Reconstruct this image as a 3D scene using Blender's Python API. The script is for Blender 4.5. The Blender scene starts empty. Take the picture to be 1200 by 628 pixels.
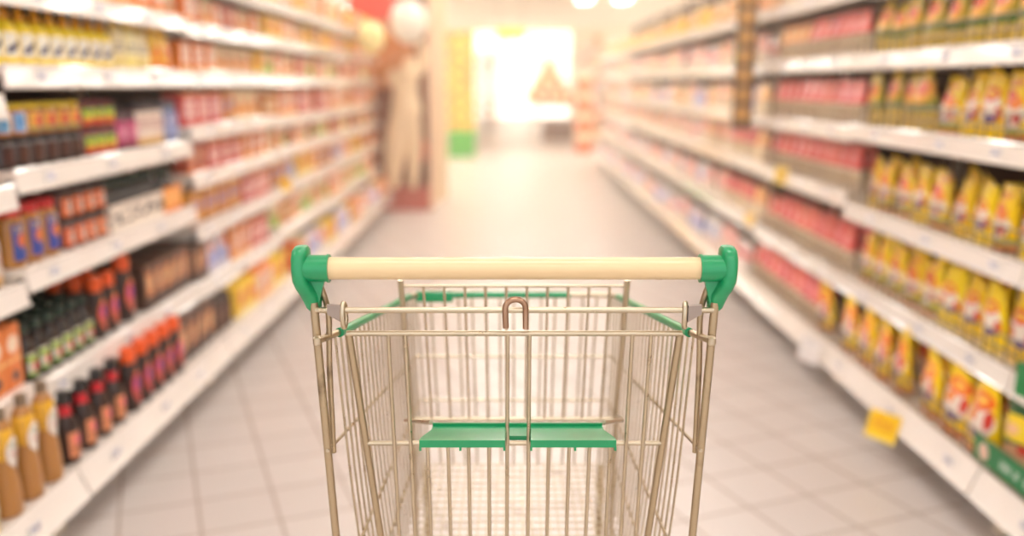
import bpy, bmesh, math, random
from mathutils import Vector, Matrix
R = random.Random(11)
sc = bpy.context.scene
COL = sc.collection
PI = math.pi

# ------------------------------------------------------------------ colour / materials
def lin(c):
    return tuple(((v/255)/12.92 if v/255 <= .04045 else ((v/255+.055)/1.055)**2.4) for v in c) + (1,)

class NT:
    def __init__(s, name):
        s.m = bpy.data.materials.new(name); s.m.use_nodes = True
        s.t = s.m.node_tree; s.n = s.t.nodes; s.l = s.t.links
        s.b = s.n['Principled BSDF']
    def math(s, op, a, b=None, c=None):
        n = s.n.new('ShaderNodeMath'); n.operation = op
        for i, v in enumerate((a, b, c)):
            if v is None: continue
            if isinstance(v, (int, float)): n.inputs[i].default_value = v
            else: s.l.new(v, n.inputs[i])
        return n.outputs[0]
    def mix(s, f, a, b):
        n = s.n.new('ShaderNodeMix'); n.data_type = 'RGBA'
        for i, v in ((0, f), (6, a), (7, b)):
            if isinstance(v, (int, float)): n.inputs[i].default_value = v
            elif isinstance(v, tuple): n.inputs[i].default_value = v
            else: s.l.new(v, n.inputs[i])
        return n.outputs[2]
    def set(s, **k):
        for a, v in k.items(): s.b.inputs[a.replace('_', ' ')].default_value = v
    def gen(s, kind='Generated'):
        tc = s.n.new('ShaderNodeTexCoord'); sp = s.n.new('ShaderNodeSeparateXYZ')
        s.l.new(tc.outputs[kind], sp.inputs[0]); s.tc = tc.outputs[kind]
        return sp.outputs
    def noise(s, vec, scale, detail=2):
        n = s.n.new('ShaderNodeTexNoise'); n.inputs['Scale'].default_value = scale
        n.inputs['Detail'].default_value = detail
        s.l.new(vec, n.inputs['Vector']); return n.outputs[0]

MATS = {}
def mat(name, rgb, rough=.5, metal=0, coat=0, vary=.06, bump=0, **kw):
    if name in MATS: return MATS[name]
    t = NT(name); t.set(Roughness=rough, Metallic=metal, Coat_Weight=coat, **kw)
    t.gen('Object')
    nz = t.noise(t.tc, 9, 3)
    c = lin(rgb)
    d = tuple(v*(1-vary) for v in c[:3])+(1,); e = tuple(min(1, v*(1+vary)) for v in c[:3])+(1,)
    t.l.new(t.mix(nz, d, e), t.b.inputs['Base Color'])
    if bump:
        bp = t.n.new('ShaderNodeBump'); bp.inputs['Strength'].default_value = bump
        bp.inputs['Distance'].default_value = .002
        t.l.new(t.noise(t.tc, 160, 2), bp.inputs['Height']); t.l.new(bp.outputs[0], t.b.inputs['Normal'])
    MATS[name] = t.m; return t.m

def printed(name, base, marks, rough=.42, coat=.15, vary=.08, trans=0):
    """printed packaging: marks = (shape, cx, cz, rx, rz, rgb) in the object's 0..1 front coordinates"""
    if name in MATS: return MATS[name]
    t = NT(name); t.set(Roughness=rough, Coat_Weight=coat)
    o = t.gen(); x, z = o[0], o[2]
    inf = t.n.new('ShaderNodeObjectInfo')
    cur = lin(base)
    for sh, cx, cz, rx, rz, rgb in marks:
        ax = t.math('ABSOLUTE', t.math('SUBTRACT', x, cx)); az = t.math('ABSOLUTE', t.math('SUBTRACT', z, cz))
        if sh == 'disc':
            q = t.math('ADD', t.math('POWER', t.math('DIVIDE', ax, rx), 2), t.math('POWER', t.math('DIVIDE', az, rz), 2))
            f = t.math('LESS_THAN', q, 1)
        else:
            f = t.math('MULTIPLY', t.math('LESS_THAN', ax, rx), t.math('LESS_THAN', az, rz))
            if sh == 'text':
                nr = 3 if rz > .12 else 2          # rows of word-like dashes
                u = t.math('MULTIPLY', t.math('SUBTRACT', z, cz-rz), nr/(2*rz))
                cx3 = t.n.new('ShaderNodeCombineXYZ')
                t.l.new(t.math('MULTIPLY', x, 16), cx3.inputs[0]); t.l.new(t.math('MULTIPLY', t.math('FLOOR', u), 7.3), cx3.inputs[2])
                f = t.math('MULTIPLY', f, t.math('MULTIPLY', t.math('GREATER_THAN', t.noise(cx3.outputs[0], 1.0, 0), .42), t.math('GREATER_THAN', t.math('FRACT', u), .45)))
            if sh == 'slash':
                dz = t.math('SUBTRACT', z, cz); dx = t.math('SUBTRACT', x, cx)
                k = t.math('ABSOLUTE', t.math('SUBTRACT', dz, t.math('MULTIPLY', dx, rz/rx*.8)))
                f = t.math('MULTIPLY', f, t.math('LESS_THAN', k, rz*.42))
        cur = t.mix(f, cur, lin(rgb))
    hs = t.n.new('ShaderNodeHueSaturation')
    t.l.new(t.math('MULTIPLY_ADD', inf.outputs['Random'], vary*2, 1-vary), hs.inputs['Value'])
    t.l.new(t.math('MULTIPLY_ADD', inf.outputs['Random'], .016, .492), hs.inputs['Hue'])
    if isinstance(cur, tuple): hs.inputs['Color'].default_value = cur
    else: t.l.new(cur, hs.inputs['Color'])
    t.l.new(hs.outputs[0], t.b.inputs['Base Color'])
    MATS[name] = t.m; return t.m

def emit(name, rgb, s):
    t = NT(name); t.set(Base_Color=lin(rgb), Emission_Color=lin(rgb), Emission_Strength=s)
    t.gen('Object'); t.l.new(t.mix(t.noise(t.tc, 3, 1), lin(rgb), lin(tuple(min(255, v+4) for v in rgb))), t.b.inputs['Base Color'])
    return t.m

# ------------------------------------------------------------------ mesh helpers
def mesh(name, bm, m, smooth=True):
    me = bpy.data.meshes.new(name); bmesh.ops.recalc_face_normals(bm, faces=bm.faces[:])
    bm.to_mesh(me); bm.free()
    for x in (m if isinstance(m, (list, tuple)) else [m]): me.materials.append(x)
    if smooth:
        me.shade_smooth()
        try: me.set_sharp_from_angle(angle=math.radians(38))
        except Exception: pass
    return me

def obj(name, me, parent=None, loc=(0,0,0), rz=0, **props):
    o = bpy.data.objects.new(name, me); COL.objects.link(o)
    o.location = loc; o.rotation_euler = (0, 0, rz)
    if parent is not None: o.parent = parent
    for k, v in props.items(): o[k] = v
    return o

def thing(name, label, cat, loc=(0,0,0), group=None):
    o = bpy.data.objects.new(name, None); COL.objects.link(o); o.location = loc
    o['label'] = label; o['category'] = cat
    if group: o['group'] = group
    o.empty_display_size = .05
    return o

def box(bm, x0, x1, y0, y1, z0, z1, bev=0, mi=0):
    r = bmesh.ops.create_cube(bm, size=1)
    vs = r['verts']
    bmesh.ops.scale(bm, vec=(x1-x0, y1-y0, z1-z0), verts=vs)
    bmesh.ops.translate(bm, vec=((x0+x1)/2, (y0+y1)/2, (z0+z1)/2), verts=vs)
    fs = list({f for v in vs for f in v.link_faces})
    for f in fs: f.material_index = mi
    if bev:
        es = list({e for v in vs for e in v.link_edges})
        bmesh.ops.bevel(bm, geom=es, offset=bev, segments=2, affect='EDGES', profile=.6)
    return bm

def boxm(*a, **k):
    bm = bmesh.new(); return box(bm, *a, **k)

def fillet(pts, r, n=4):
    pts = [Vector(p) for p in pts]
    if r <= 0 or len(pts) < 3: return pts
    out = [pts[0]]
    for a, b, c in zip(pts, pts[1:], pts[2:]):
        d1 = (a-b); d2 = (c-b); k = min(r, d1.length*.45, d2.length*.45)
        p, q = b+d1.normalized()*k, b+d2.normalized()*k
        for i in range(n+1):
            t = i/n; out.append(p*(1-t)**2 + b*2*t*(1-t) + q*t*t)
    out.append(pts[-1]); return out

def tube(bm, pts, r, seg=10, round_=0, closed=False, cap=True, mi=0):
    P = fillet(pts, round_) if not closed else [Vector(p) for p in pts]
    n = len(P); rings = []
    up = None
    for i, p in enumerate(P):
        if closed: t = (P[(i+1) % n]-P[i-1]).normalized()
        else: t = (P[min(i+1, n-1)]-P[max(i-1, 0)]).normalized()
        if up is None:
            up = Vector((0,0,1)) if abs(t.z) < .9 else Vector((0,1,0))
        s = t.cross(up).normalized(); up = s.cross(t).normalized()
        rings.append([bm.verts.new(p + (s*math.cos(2*PI*k/seg)+up*math.sin(2*PI*k/seg))*r) for k in range(seg)])
    for i in range(n if closed else n-1):
        a, b = rings[i], rings[(i+1) % n]
        for k in range(seg):
            f = bm.faces.new((a[k], a[(k+1) % seg], b[(k+1) % seg], b[k])); f.material_index = mi
    if cap and not closed:
        bm.faces.new(rings[0][::-1]).material_index = mi; bm.faces.new(rings[-1]).material_index = mi
    return bm

def tubem(pts, r, **k):
    bm = bmesh.new(); return tube(bm, pts, r, **k)

def lathe(bm, prof, sx=1, sy=1, seg=18, power=2.0, mi=0):
    """profile [(radius, z)] turned about z, a superellipse in plan when power > 2"""
    rings = []
    for r, z in prof:
        ring = []
        for k in range(seg):
            a = 2*PI*k/seg; c, s = math.cos(a), math.sin(a)
            q = (abs(c)**power+abs(s)**power)**(-1/power)
            ring.append(bm.verts.new((r*sx*c*q, r*sy*s*q, z)))
        rings.append(ring)
    for a, b in zip(rings, rings[1:]):
        for k in range(seg):
            bm.faces.new((a[k], a[(k+1) % seg], b[(k+1) % seg], b[k])).material_index = mi
    bm.faces.new(rings[0][::-1]).material_index = mi; bm.faces.new(rings[-1]).material_index = mi
    return bm

def rad_at(prof, z):
    for (r0, z0), (r1, z1) in zip(prof, prof[1:]):
        if z0 <= z <= z1 and z1 > z0: return r0+(r1-r0)*(z-z0)/(z1-z0)
    return prof[-1][0]

def band(prof, z0, z1, half, sx=1, sy=1, power=2.0, nz=5, na=12, off=.0009, oval=False):
    """a label wrapped on the front (-y) of a lathe body"""
    bm = bmesh.new(); g = []
    for i in range(nz+1):
        v = i/nz; z = z0+(z1-z0)*v; r = rad_at(prof, z)+off
        h = half*(math.sqrt(max(.02, 1-(2*v-1)**2)) if oval else 1)
        row = []
        for j in range(na+1):
            a = -PI/2 + h*(2*j/na-1); c, s = math.cos(a), math.sin(a)
            q = (abs(c)**power+abs(s)**power)**(-1/power)
            row.append(bm.verts.new((r*sx*c*q, r*sy*s*q, z)))
        g.append(row)
    for i in range(nz):
        for j in range(na):
            bm.faces.new((g[i][j], g[i][j+1], g[i+1][j+1], g[i+1][j]))
    return bm

def smooth_prof(p, n=3):
    """rounds the inner corners of a profile (Chaikin), ends kept"""
    for _ in range(n-1):
        q = [p[0]]
        for a, b in zip(p, p[1:]):
            q.append((a[0]*.8+b[0]*.2, a[1]*.8+b[1]*.2)); q.append((a[0]*.2+b[0]*.8, a[1]*.2+b[1]*.8))
        q.append(p[-1]); p = q
    return p

def pouch_bm(w, h, t, seed, top=.93, nx=8, nz=12):
    """a filled, sealed pouch standing on its gusset, front towards -y"""
    r = random.Random(seed)
    bm = bmesh.new()
    ph = [r.uniform(0, 6.28) for _ in range(6)]
    lean = r.uniform(-.10, .10)*w*(1 if top > .9 else 1.6); peak = r.uniform(-.05, .05)*h*(1 if top > .9 else 2.4)
    def pt(i, j, side):
        u = i/nx*2-1; v = j/nz
        seal = v > .93
        th = 0.0015 if seal else t/2*max(.04, (1-abs(u)**3.0))**.6*(min(1, (1-v)/.5)**.75)*(.92+.1*math.sin(5*v+ph[0]))
        if v < .12: th = max(th, t*.36*(1-abs(u)**6))
        wd = w/2*(1 - .07*math.sin(PI*min(1, v*1.05)) + .02*math.sin(7*v+ph[1]))
        wd *= 1-(1-top)*max(0, (v-.45)/.55)**1.3
        x = u*wd + lean*v*v
        y = th*side + .06*t*math.sin(4*u+ph[2]+3*v)*(0 if v < .1 else 1)*(.4 if seal else .6)
        z = v*h + (peak*u*v**3) + .012*h*math.sin(3*u+ph[3])*v*v
        return (x, y - v*v*.0, max(0, z))
    F = [[bm.verts.new(pt(i, j, -1)) for i in range(nx+1)] for j in range(nz+1)]
    B = [[bm.verts.new(pt(i, j, 1)) for i in range(nx+1)] for j in range(nz+1)]
    for j in range(nz):
        for i in range(nx):
            bm.faces.new((F[j][i], F[j][i+1], F[j+1][i+1], F[j+1][i]))
            bm.faces.new((B[j][i], B[j+1][i], B[j+1][i+1], B[j][i+1]))
        bm.faces.new((F[j][0], F[j+1][0], B[j+1][0], B[j][0]))
        bm.faces.new((F[j][nx], B[j][nx], B[j+1][nx], F[j+1][nx]))
    for i in range(nx):
        bm.faces.new((F[0][i], B[0][i], B[0][i+1], F[0][i+1]))
        bm.faces.new((F[nz][i], F[nz][i+1], B[nz][i+1], B[nz][i]))
    return bm

def carton_bm(w, h, d):
    bm = boxm(-w/2, w/2, -d/2, d/2, 0, h, bev=.0035)
    # tuck flap lying on the top
    box(bm, -w/2+.004, w/2-.004, -d/2+.003, d/2-.012, h-.001, h+.0012)
    return bm

# ------------------------------------------------------------------ product catalogue
class Spec:
    def __init__(s, name, desc, cat, body, parts=(), w=.08, d=.08, h=.2):
        s.name, s.desc, s.cat, s.body, s.parts, s.w, s.d, s.h = name, desc, cat, body, list(parts), w, d, h
S = {}
def lathe_product(key, name, desc, cat, prof, bodymat, cap=None, labels=(), sx=1, sy=1, power=2.0, seg=18):
    """cap = (part name, profile, material); labels = (part, z0, z1, half angle, material, oval)"""
    pr = smooth_prof(prof, 2)
    me = mesh(name, lathe(bmesh.new(), pr, sx, sy, seg, power), bodymat)
    parts = []
    for part, cp, cm in ([cap] if cap and isinstance(cap, tuple) else (cap or [])):
        parts.append((part, mesh(part, lathe(bmesh.new(), cp, 1, 1, 16), cm), None))
    for part, z0, z1, half, lm, oval in labels:
        parts.append((part, mesh(part, band(pr, z0, z1, half, sx, sy, power, oval=oval), lm), None))
    w = 2*max(r for r, z in prof)
    S[key] = Spec(name, desc, cat, me, parts, w*sx, w*sy, max(z for r, z in prof))

K = mat
dark = K('dark_sauce', (44, 18, 10), .3, coat=.25)
dark2 = K('dark_soy_glass', (34, 18, 10), .25, coat=.3)
# mustard coloured squeeze bottle
lathe_product('mustard', 'squeeze_bottle', 'tan squeeze bottle with yellow shoulder sleeve', 'bottle',
    [(.030,0),(.037,.004),(.038,.03),(.035,.08),(.029,.135),(.030,.15),(.034,.165),(.033,.20),(.026,.232),(.014,.246),(.013,.254)],
    K('caramel_sauce', (176, 120, 58), .3, coat=.4),
    [('cap', [(.0145,.246),(.0150,.249),(.0145,.272),(.012,.275)], K('taupe_cap', (128, 108, 86), .5))],
    [('shoulder_sleeve', .150, .224, PI*.999, K('yellow_sleeve', (230, 174, 40), .4, coat=.2), False),
     ('label', .125, .205, .8, printed('shield_label', (236, 226, 214), [('text', .5,.7,.34,.1,(90,110,60)),('text',.5,.42,.3,.1,(190,80,60))]), True)], sy=.85)
S['mustard'].parts[2] = (S['mustard'].parts[2][0], S['mustard'].parts[2][1], None)
# fix so that the label lies on top of the sleeve
pr = smooth_prof([(.030,0),(.037,.004),(.038,.03),(.035,.08),(.029,.135),(.030,.15),(.034,.165),(.033,.20),(.026,.232),(.014,.246),(.013,.254)], 2)
S['mustard'].parts[2] = ('label', mesh('label', band(pr, .125, .205, .8, 1, .85, off=.0022, oval=True), MATS['shield_label']), None)
lathe_product('cream_bottle', 'squeeze_bottle', 'pale cream squeeze bottle with tan cap', 'bottle',
    [(.030,0),(.036,.004),(.036,.10),(.030,.15),(.016,.185),(.013,.20)], K('cream_sauce', (224, 200, 150), .3, coat=.4),
    [('cap', [(.0145,.195),(.015,.198),(.0145,.225),(.012,.228)], MATS['taupe_cap'])],
    [('label', .05, .12, 1.0, printed('cream_label', (226,214,180), [('text',.5,.5,.4,.3,(150,110,60))]), False)])
# dark bottle, red neck label
lathe_product('ketchup', 'sauce_bottle', 'dark sauce bottle with red collar', 'bottle',
    [(.029,0),(.033,.004),(.033,.10),(.031,.118),(.017,.142),(.016,.176)], dark,
    [('cap', [(.0175,.172),(.018,.174),(.0175,.204),(.0155,.207)], K('black_cap', (26, 22, 22), .35, coat=.3))],
    [('collar_label', .140, .168, PI*.7, K('red_collar', (206, 26, 40), .4, coat=.2), False),
     ('label', .02, .092, .95, printed('peach_label', (228, 148, 96), [('disc',.5,.68,.34,.2,(236,120,120)),('text',.5,.3,.4,.15,(120,60,40))]), False)])
# dark bottle, orange cap
lathe_product('orangecap', 'flip_cap_bottle', 'brown sauce bottle with tall orange cap', 'bottle',
    [(.030,0),(.034,.004),(.036,.03),(.033,.075),(.035,.10),(.031,.135),(.023,.152),(.021,.156)], dark,
    [('cap', [(.0225,.153),(.0235,.155),(.0235,.185),(.0205,.198),(.018,.201)], K('orange_cap', (244, 92, 16), .35, coat=.3))],
    [('label', .025, .128, .85, printed('pink_sauce_label', (214, 76, 56), [('disc',.5,.6,.34,.22,(196,60,130)),('disc',.5,.62,.2,.1,(110,50,150)),('text',.5,.24,.4,.14,(90,40,30)),('rect',.5,.93,.5,.05,(240,130,60))]), True)], sy=.74, power=2.6)
# dark bottle, green lid
lathe_product('greencap', 'sauce_bottle', 'slim dark bottle with dark green lid', 'bottle',
    [(.026,0),(.029,.004),(.029,.085),(.026,.10),(.014,.122),(.0135,.14)], dark2,
    [('cap', [(.0150,.136),(.0155,.138),(.015,.160),(.013,.162)], K('dark_green_cap', (36, 62, 50), .35, coat=.3))],
    [('label', .018, .082, .9, printed('lime_label', (214, 208, 190), [('rect',.5,.75,.5,.14,(150,180,60)),('disc',.5,.4,.26,.24,(206,70,70)),('rect',.5,.08,.5,.08,(120,160,50))]), False)])
# yellow squeeze bottle with pointed spout
lathe_product('yellow', 'spout_bottle', 'yellow squeeze bottle with pointed spout', 'bottle',
    [(.028,0),(.033,.004),(.034,.05),(.032,.085),(.024,.112),(.013,.120)], K('yellow_sauce', (254, 218, 16), .35, coat=.3),
    [('spout', [(.0135,.118),(.0145,.120),(.0145,.134),(.008,.142),(.0035,.166),(.0025,.168)], K('amber_spout', (238, 164, 8), .4, coat=.2))],
    [('label', .022, .086, 1.05, printed('script_label', (240, 232, 214), [('slash',.5,.5,.42,.34,(44,44,90)),('disc',.8,.18,.12,.12,(220,60,40))]), False)])
# jars
def jar(key, desc, h, r, bodyrgb, lidrgb, marks, lbl, lo=.12, hi=.72, name='jar', half=.95):
    lathe_product(key, name, desc, 'jar', [(r*.86,0),(r,.004),(r,h*.72),(r*.93,h*.80),(r*.80,h*.84),(r*.80,h*.86)],
        K('fill_'+key, bodyrgb, .2, coat=.5),
        [('lid', [(r*.85,h*.83),(r*.88,h*.84),(r*.88,h*.985),(r*.80,h)], K('lid_'+key, lidrgb, .35, coat=.2))],
        [('label', h*lo, h*hi, half, printed('label_'+key, lbl, marks), False)])
jar('redlid', 'golden jar with red lid and blue label', .165, .042, (176,116,36), (206,28,34),
    [('rect',.5,.5,.5,.5,(52,76,160)),('disc',.5,.55,.3,.2,(224,120,50)),('rect',.5,.12,.42,.09,(44,64,160)),('text',.5,.84,.38,.1,(226,190,110))], (60,80,160), half=.72)
jar('darkjar', 'small dark-lidded jar with orange label', .088, .034, (92,40,22), (58,30,24),
    [('rect',.5,.5,.26,.32,(226,206,190)),('text',.5,.5,.22,.2,(150,60,40))], (222,104,50))
jar('lowdark', 'squat dark brown jar without bright label', .085, .036, (46,24,18), (38,22,18), [('text',.5,.5,.4,.3,(96,50,36))], (60,32,24))
jar('yellowblue', 'yellow-lidded jar with pale blue label', .085, .036, (190,120,60), (226,196,40), [('rect',.75,.5,.25,.5,(222,196,150)),('disc',.3,.5,.2,.3,(90,150,200))], (126,170,210))
jar('yelloworange', 'yellow-lidded jar with orange label', .085, .036, (170,110,60), (226,196,40), [('disc',.5,.5,.3,.35,(210,80,50)),('rect',.5,.1,.5,.08,(120,140,90))], (230,170,70))
jar('greenred', 'dark red jar with lime and orange label', .085, .036, (96,24,26), (110,30,36), [('disc',.5,.62,.42,.26,(214,200,60)),('rect',.5,.18,.5,.16,(216,70,40)),('disc',.3,.8,.18,.14,(90,150,50))], (150,170,60))
jar('pinkmaroon', 'maroon jar with pink label', .115, .034, (70,22,34), (60,24,34), [('disc',.5,.5,.34,.3,(230,150,170)),('text',.5,.2,.4,.12,(120,30,70))], (190,70,110))
jar('creamlabel', 'brown jar with large cream label', .16, .036, (90,50,40), (50,40,46), [('text',.5,.6,.4,.18,(170,100,100)),('rect',.5,.1,.5,.1,(222,176,110))], (232,212,196), lo=.05, hi=.78, half=1.4)
jar('greyblue', 'slate blue jar with grey lid', .16, .032, (96,110,140), (110,100,110), [('rect',.5,.3,.5,.2,(150,160,200)),('disc',.5,.7,.3,.2,(210,200,220))], (130,140,180))
jar('amberjar', 'amber jar with cream lid', .15, .04, (206,120,50), (236,214,180), [('rect',.5,.5,.5,.3,(240,214,170)),('disc',.5,.5,.2,.2,(214,90,50))], (226,150,70))
jar('brownorange', 'dark brown jar with orange label', .16, .038, (58,32,22), (44,26,20), [('text',.5,.62,.36,.2,(236,190,120)),('rect',.5,.16,.5,.12,(120,60,30))], (206,116,54), half=.9)
jar('tallbrown', 'tall plain brown jar', .15, .034, (74,46,34), (58,40,32), [('text',.5,.5,.3,.24,(150,110,86))], (92,58,44), half=.9)
# cartons
def carton(key, desc, w, h, d, base, marks, name='carton', cat='carton'):
    S[key] = Spec(name, desc, cat, mesh(name, carton_bm(w, h, d), printed('print_'+key, base, marks)), (), w, d, h)
W_ = (240,224,206)
def packet(key, desc, w, h, d, base, marks):
    S[key] = [Spec('packet', desc, 'packet', mesh('packet', pouch_bm(w, h, d, sum(map(ord, key))+5*i), printed('print_'+key, base, marks, rough=.35, coat=.3)), (), w, d, h) for i in range(2)]
def tin(key, desc, w, h, d, base, marks):
    r = w/2
    pr = [(r*.93,0),(r*.985,.002),(r,.004),(r*.97,.008),(r*.97,h-.008),(r,h-.004),(r*.985,h-.001),(r*.93,h-.001),(r*.92,h-.004),(.001,h-.004)]
    S[key] = Spec('tin', desc, 'tin', mesh('tin', lathe(bmesh.new(), pr, seg=18), printed('print_'+key, base, marks, rough=.3, coat=.3)), (), w, d, h)
carton('c_orange', 'orange carton with white panel', .150, .150, .09, (232,122,44), [('rect',.5,.55,.36,.28,W_),('text',.5,.55,.3,.16,(200,70,40)),('rect',.5,.06,.5,.06,(250,190,90))])
carton('c_redwhite', 'red carton with white lettering', .160, .140, .09, (204,52,48), [('rect',.5,.5,.4,.26,(240,206,200)),('text',.5,.5,.34,.16,(206,60,60)),('rect',.5,.95,.5,.05,(236,150,90))])
carton('c_gold', 'gold carton with blue lettering', .170, .145, .09, (214,140,46), [('text',.5,.55,.4,.2,(70,80,170)),('disc',.16,.5,.1,.2,(90,110,190)),('rect',.5,.05,.5,.05,(150,80,30))])
packet('c_pink', 'pink packet with cream panel', .140, .150, .06, (228,110,104), [('rect',.5,.4,.4,.3,(246,220,206)),('disc',.5,.78,.2,.14,(250,190,180))])
carton('c_yellow', 'yellow carton with red disc', .150, .140, .09, (242,196,30), [('disc',.5,.55,.24,.28,(222,70,40)),('rect',.5,.08,.5,.08,(250,230,140))])
carton('c_brown', 'brown carton with orange panel', .085, .165, .08, (70,40,28), [('rect',.5,.55,.32,.26,(204,118,66)),('text',.5,.55,.26,.16,(240,200,150)),('rect',.5,.93,.5,.04,(120,66,40))])
tin('c_cream', 'cream tin with orange band', .105, .150, .105, (240,220,180), [('rect',.5,.34,.5,.14,(234,146,66)),('disc',.5,.7,.2,.16,(224,110,70))])
tin('c_green', 'cream and light green tin', .105, .150, .105, (236,226,190), [('rect',.5,.28,.5,.2,(160,196,80)),('disc',.5,.68,.24,.18,(240,170,90))])
packet('c_white', 'white packet with rose band', .150, .150, .06, (244,232,224), [('rect',.5,.5,.5,.16,(232,130,130)),('text',.5,.82,.4,.08,(190,120,150))])
packet('c_lilac', 'pale lilac and white packet', .150, .150, .06, (226,220,232), [('rect',.5,.4,.5,.2,(170,176,220)),('disc',.5,.74,.2,.14,(236,150,140))])
carton('c_packet', 'orange packet with white flash', .080, .17, .05, (232,134,58), [('disc',.5,.7,.34,.14,(248,224,196)),('disc',.5,.2,.2,.08,(60,50,60)),('rect',.5,.45,.5,.03,(250,190,120))], name='packet', cat='packet')
carton('c_rust', 'rust red carton with peach lettering', .120, .145, .08, (178,70,50), [('text',.5,.55,.4,.24,(244,190,150)),('rect',.5,.06,.5,.06,(240,150,90))])
# pouches
def pouch(key, desc, w, h, t, base, marks, n=4, name='pouch', cat='pouch', top=.93):
    m = printed('print_'+key, base, marks, rough=.32, coat=.35)
    S[key] = [Spec(name, desc, cat, mesh(name, pouch_bm(w, h, t, sum(map(ord, key))+7*i, top), m), (), w, t, h) for i in range(n)]
YEL = (252,212,8)
bagmarks = [('disc',.5,.44,.40,.21,(244,230,214)),('disc',.5,.62,.30,.10,(232,84,36)),('disc',.5,.625,.2,.045,(250,200,70)),('disc',.30,.40,.13,.08,(232,130,80)),('disc',.62,.27,.2,.06,(84,60,140)),('disc',.84,.36,.08,.10,(214,60,50)),('disc',.2,.24,.12,.05,(120,150,60))]
pouch('bag', 'yellow snack bag with red and white print', .132, .185, .058, YEL, bagmarks, name='snack_bag', cat='snack bag', top=.70)
pouch('bagb', 'yellow snack bag with red and white print', .132, .185, .058, YEL, [('disc',.5,.36,.42,.20,(240,226,206)),('disc',.38,.60,.26,.11,(226,70,40)),('disc',.66,.52,.18,.09,(240,140,50)),('disc',.5,.80,.30,.05,(238,150,30)),('disc',.70,.30,.12,.07,(206,70,60)),('disc',.34,.26,.16,.05,(84,60,140)),('rect',.5,.12,.5,.05,(150,160,60)),('rect',.5,.03,.5,.03,(214,120,60))], name='snack_bag', cat='snack bag', top=.78)
S['bag'] = S['bag'] + S.pop('bagb')
pouch('bagtall', 'large yellow snack bag with orange crest', .158, .212, .066, YEL, [('disc',.5,.42,.42,.24,(246,230,214)),('disc',.5,.67,.36,.12,(240,110,26)),('disc',.5,.68,.22,.05,(250,200,80)),('disc',.34,.48,.16,.08,(238,140,50)),('disc',.56,.25,.24,.06,(84,60,140)),('disc',.80,.46,.09,.12,(216,70,44)),('rect',.5,.04,.5,.04,(220,120,40))], name='snack_bag', cat='snack bag', top=.70)
pouch('baggreen', 'green and orange snack bag', .138, .19, .058, (180,160,50), [('disc',.5,.62,.40,.2,(240,170,60)),('disc',.5,.66,.26,.1,(226,80,40)),('rect',.5,.36,.5,.06,(90,120,60)),('rect',.5,.14,.5,.14,(214,180,70)),('disc',.6,.9,.2,.08,(230,200,60))], name='snack_bag', cat='snack bag', top=.70)
pouch('baggarden', 'dark green bag with yellow square', .165, .206, .066, (30,84,44), [('rect',.45,.66,.32,.16,(240,206,40)),('disc',.5,.3,.4,.16,(220,170,130)),('disc',.66,.42,.12,.06,(214,70,50)),('disc',.36,.64,.16,.07,(240,190,140))], name='snack_bag', cat='snack bag', top=.70)
pouch('pinkpack', 'pink-topped pouch with cream base', .112, .18, .055, (226,84,80), [('rect',.5,.20,.5,.27,(226,206,180)),('disc',.5,.68,.3,.14,(246,150,150)),('text',.5,.26,.4,.12,(200,170,110))])
pouch('pinkpale', 'pale pink pouch with cream base', .118, .175, .055, (240,170,160), [('rect',.5,.22,.5,.24,(240,222,204)),('disc',.5,.7,.26,.14,(250,210,204))])
pouch('orangepack', 'orange-topped pouch with cream base', .112, .175, .055, (242,166,104), [('rect',.5,.22,.5,.26,(236,214,180)),('disc',.5,.7,.26,.14,(250,210,140))])
pouch('creambag', 'pale yellow bag with navy lettering', .095, .165, .05, (236,214,130), [('rect',.5,.5,.44,.24,(244,230,180)),('text',.5,.42,.4,.1,(60,60,120)),('rect',.5,.9,.5,.06,(226,190,80))])
pouch('goldbag', 'yellow bag with orange patch', .085, .165, .05, (242,194,40), [('disc',.5,.4,.34,.2,(236,130,40)),('rect',.5,.1,.5,.08,(226,110,40))])
pouch('whitepack', 'white pouch with blue patch', .125, .18, .06, (240,232,230), [('disc',.5,.55,.32,.2,(140,160,210)),('rect',.5,.12,.5,.1,(236,200,190))])

COUNT = {}
ORD = ['first','second','third','fourth','fifth','sixth','seventh','eighth','ninth','tenth','eleventh','twelfth','thirteenth','fourteenth','fifteenth','sixteenth','seventeenth','eighteenth','nineteenth','twentieth']+['twenty-'+v for v in ('first','second','third','fourth','fifth','sixth','seventh','eighth','ninth')]+['thirtieth']
LEV = ['lowest','second','third','fourth','fifth','sixth','seventh','eighth']

def place(spec, loc, rz, label, group, sc_=1.0):
    sp = spec[R.randrange(len(spec))] if isinstance(spec, list) else spec
    o = obj(sp.name, sp.body, None, loc, rz, label=label, category=sp.cat, group=group)
    j = R.uniform(.93, 1.07) if sp.name == 'snack_bag' else 1
    o.scale = (sc_, sc_, sc_*j)
    if sp.name == 'snack_bag': o.location.x += (1 if loc[0] > 0 else -1)*R.uniform(0, .018); rz += R.uniform(-.1, .1)
    if sp.name == 'snack_bag':
        tx, ty = R.uniform(-.05, .06), R.uniform(-.07, .07)
        o.rotation_euler = (tx, ty, rz); o.location.z += (abs(ty)*sp.w/2+abs(tx)*sp.d/2)*sc_
    for pn, pm, _ in sp.parts: obj(pn, pm, o)
    return o

# ------------------------------------------------------------------ the setting
def struct(name, bm, m, smooth=False):
    return obj(name, mesh(name, bm, m, smooth), kind='structure')

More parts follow.
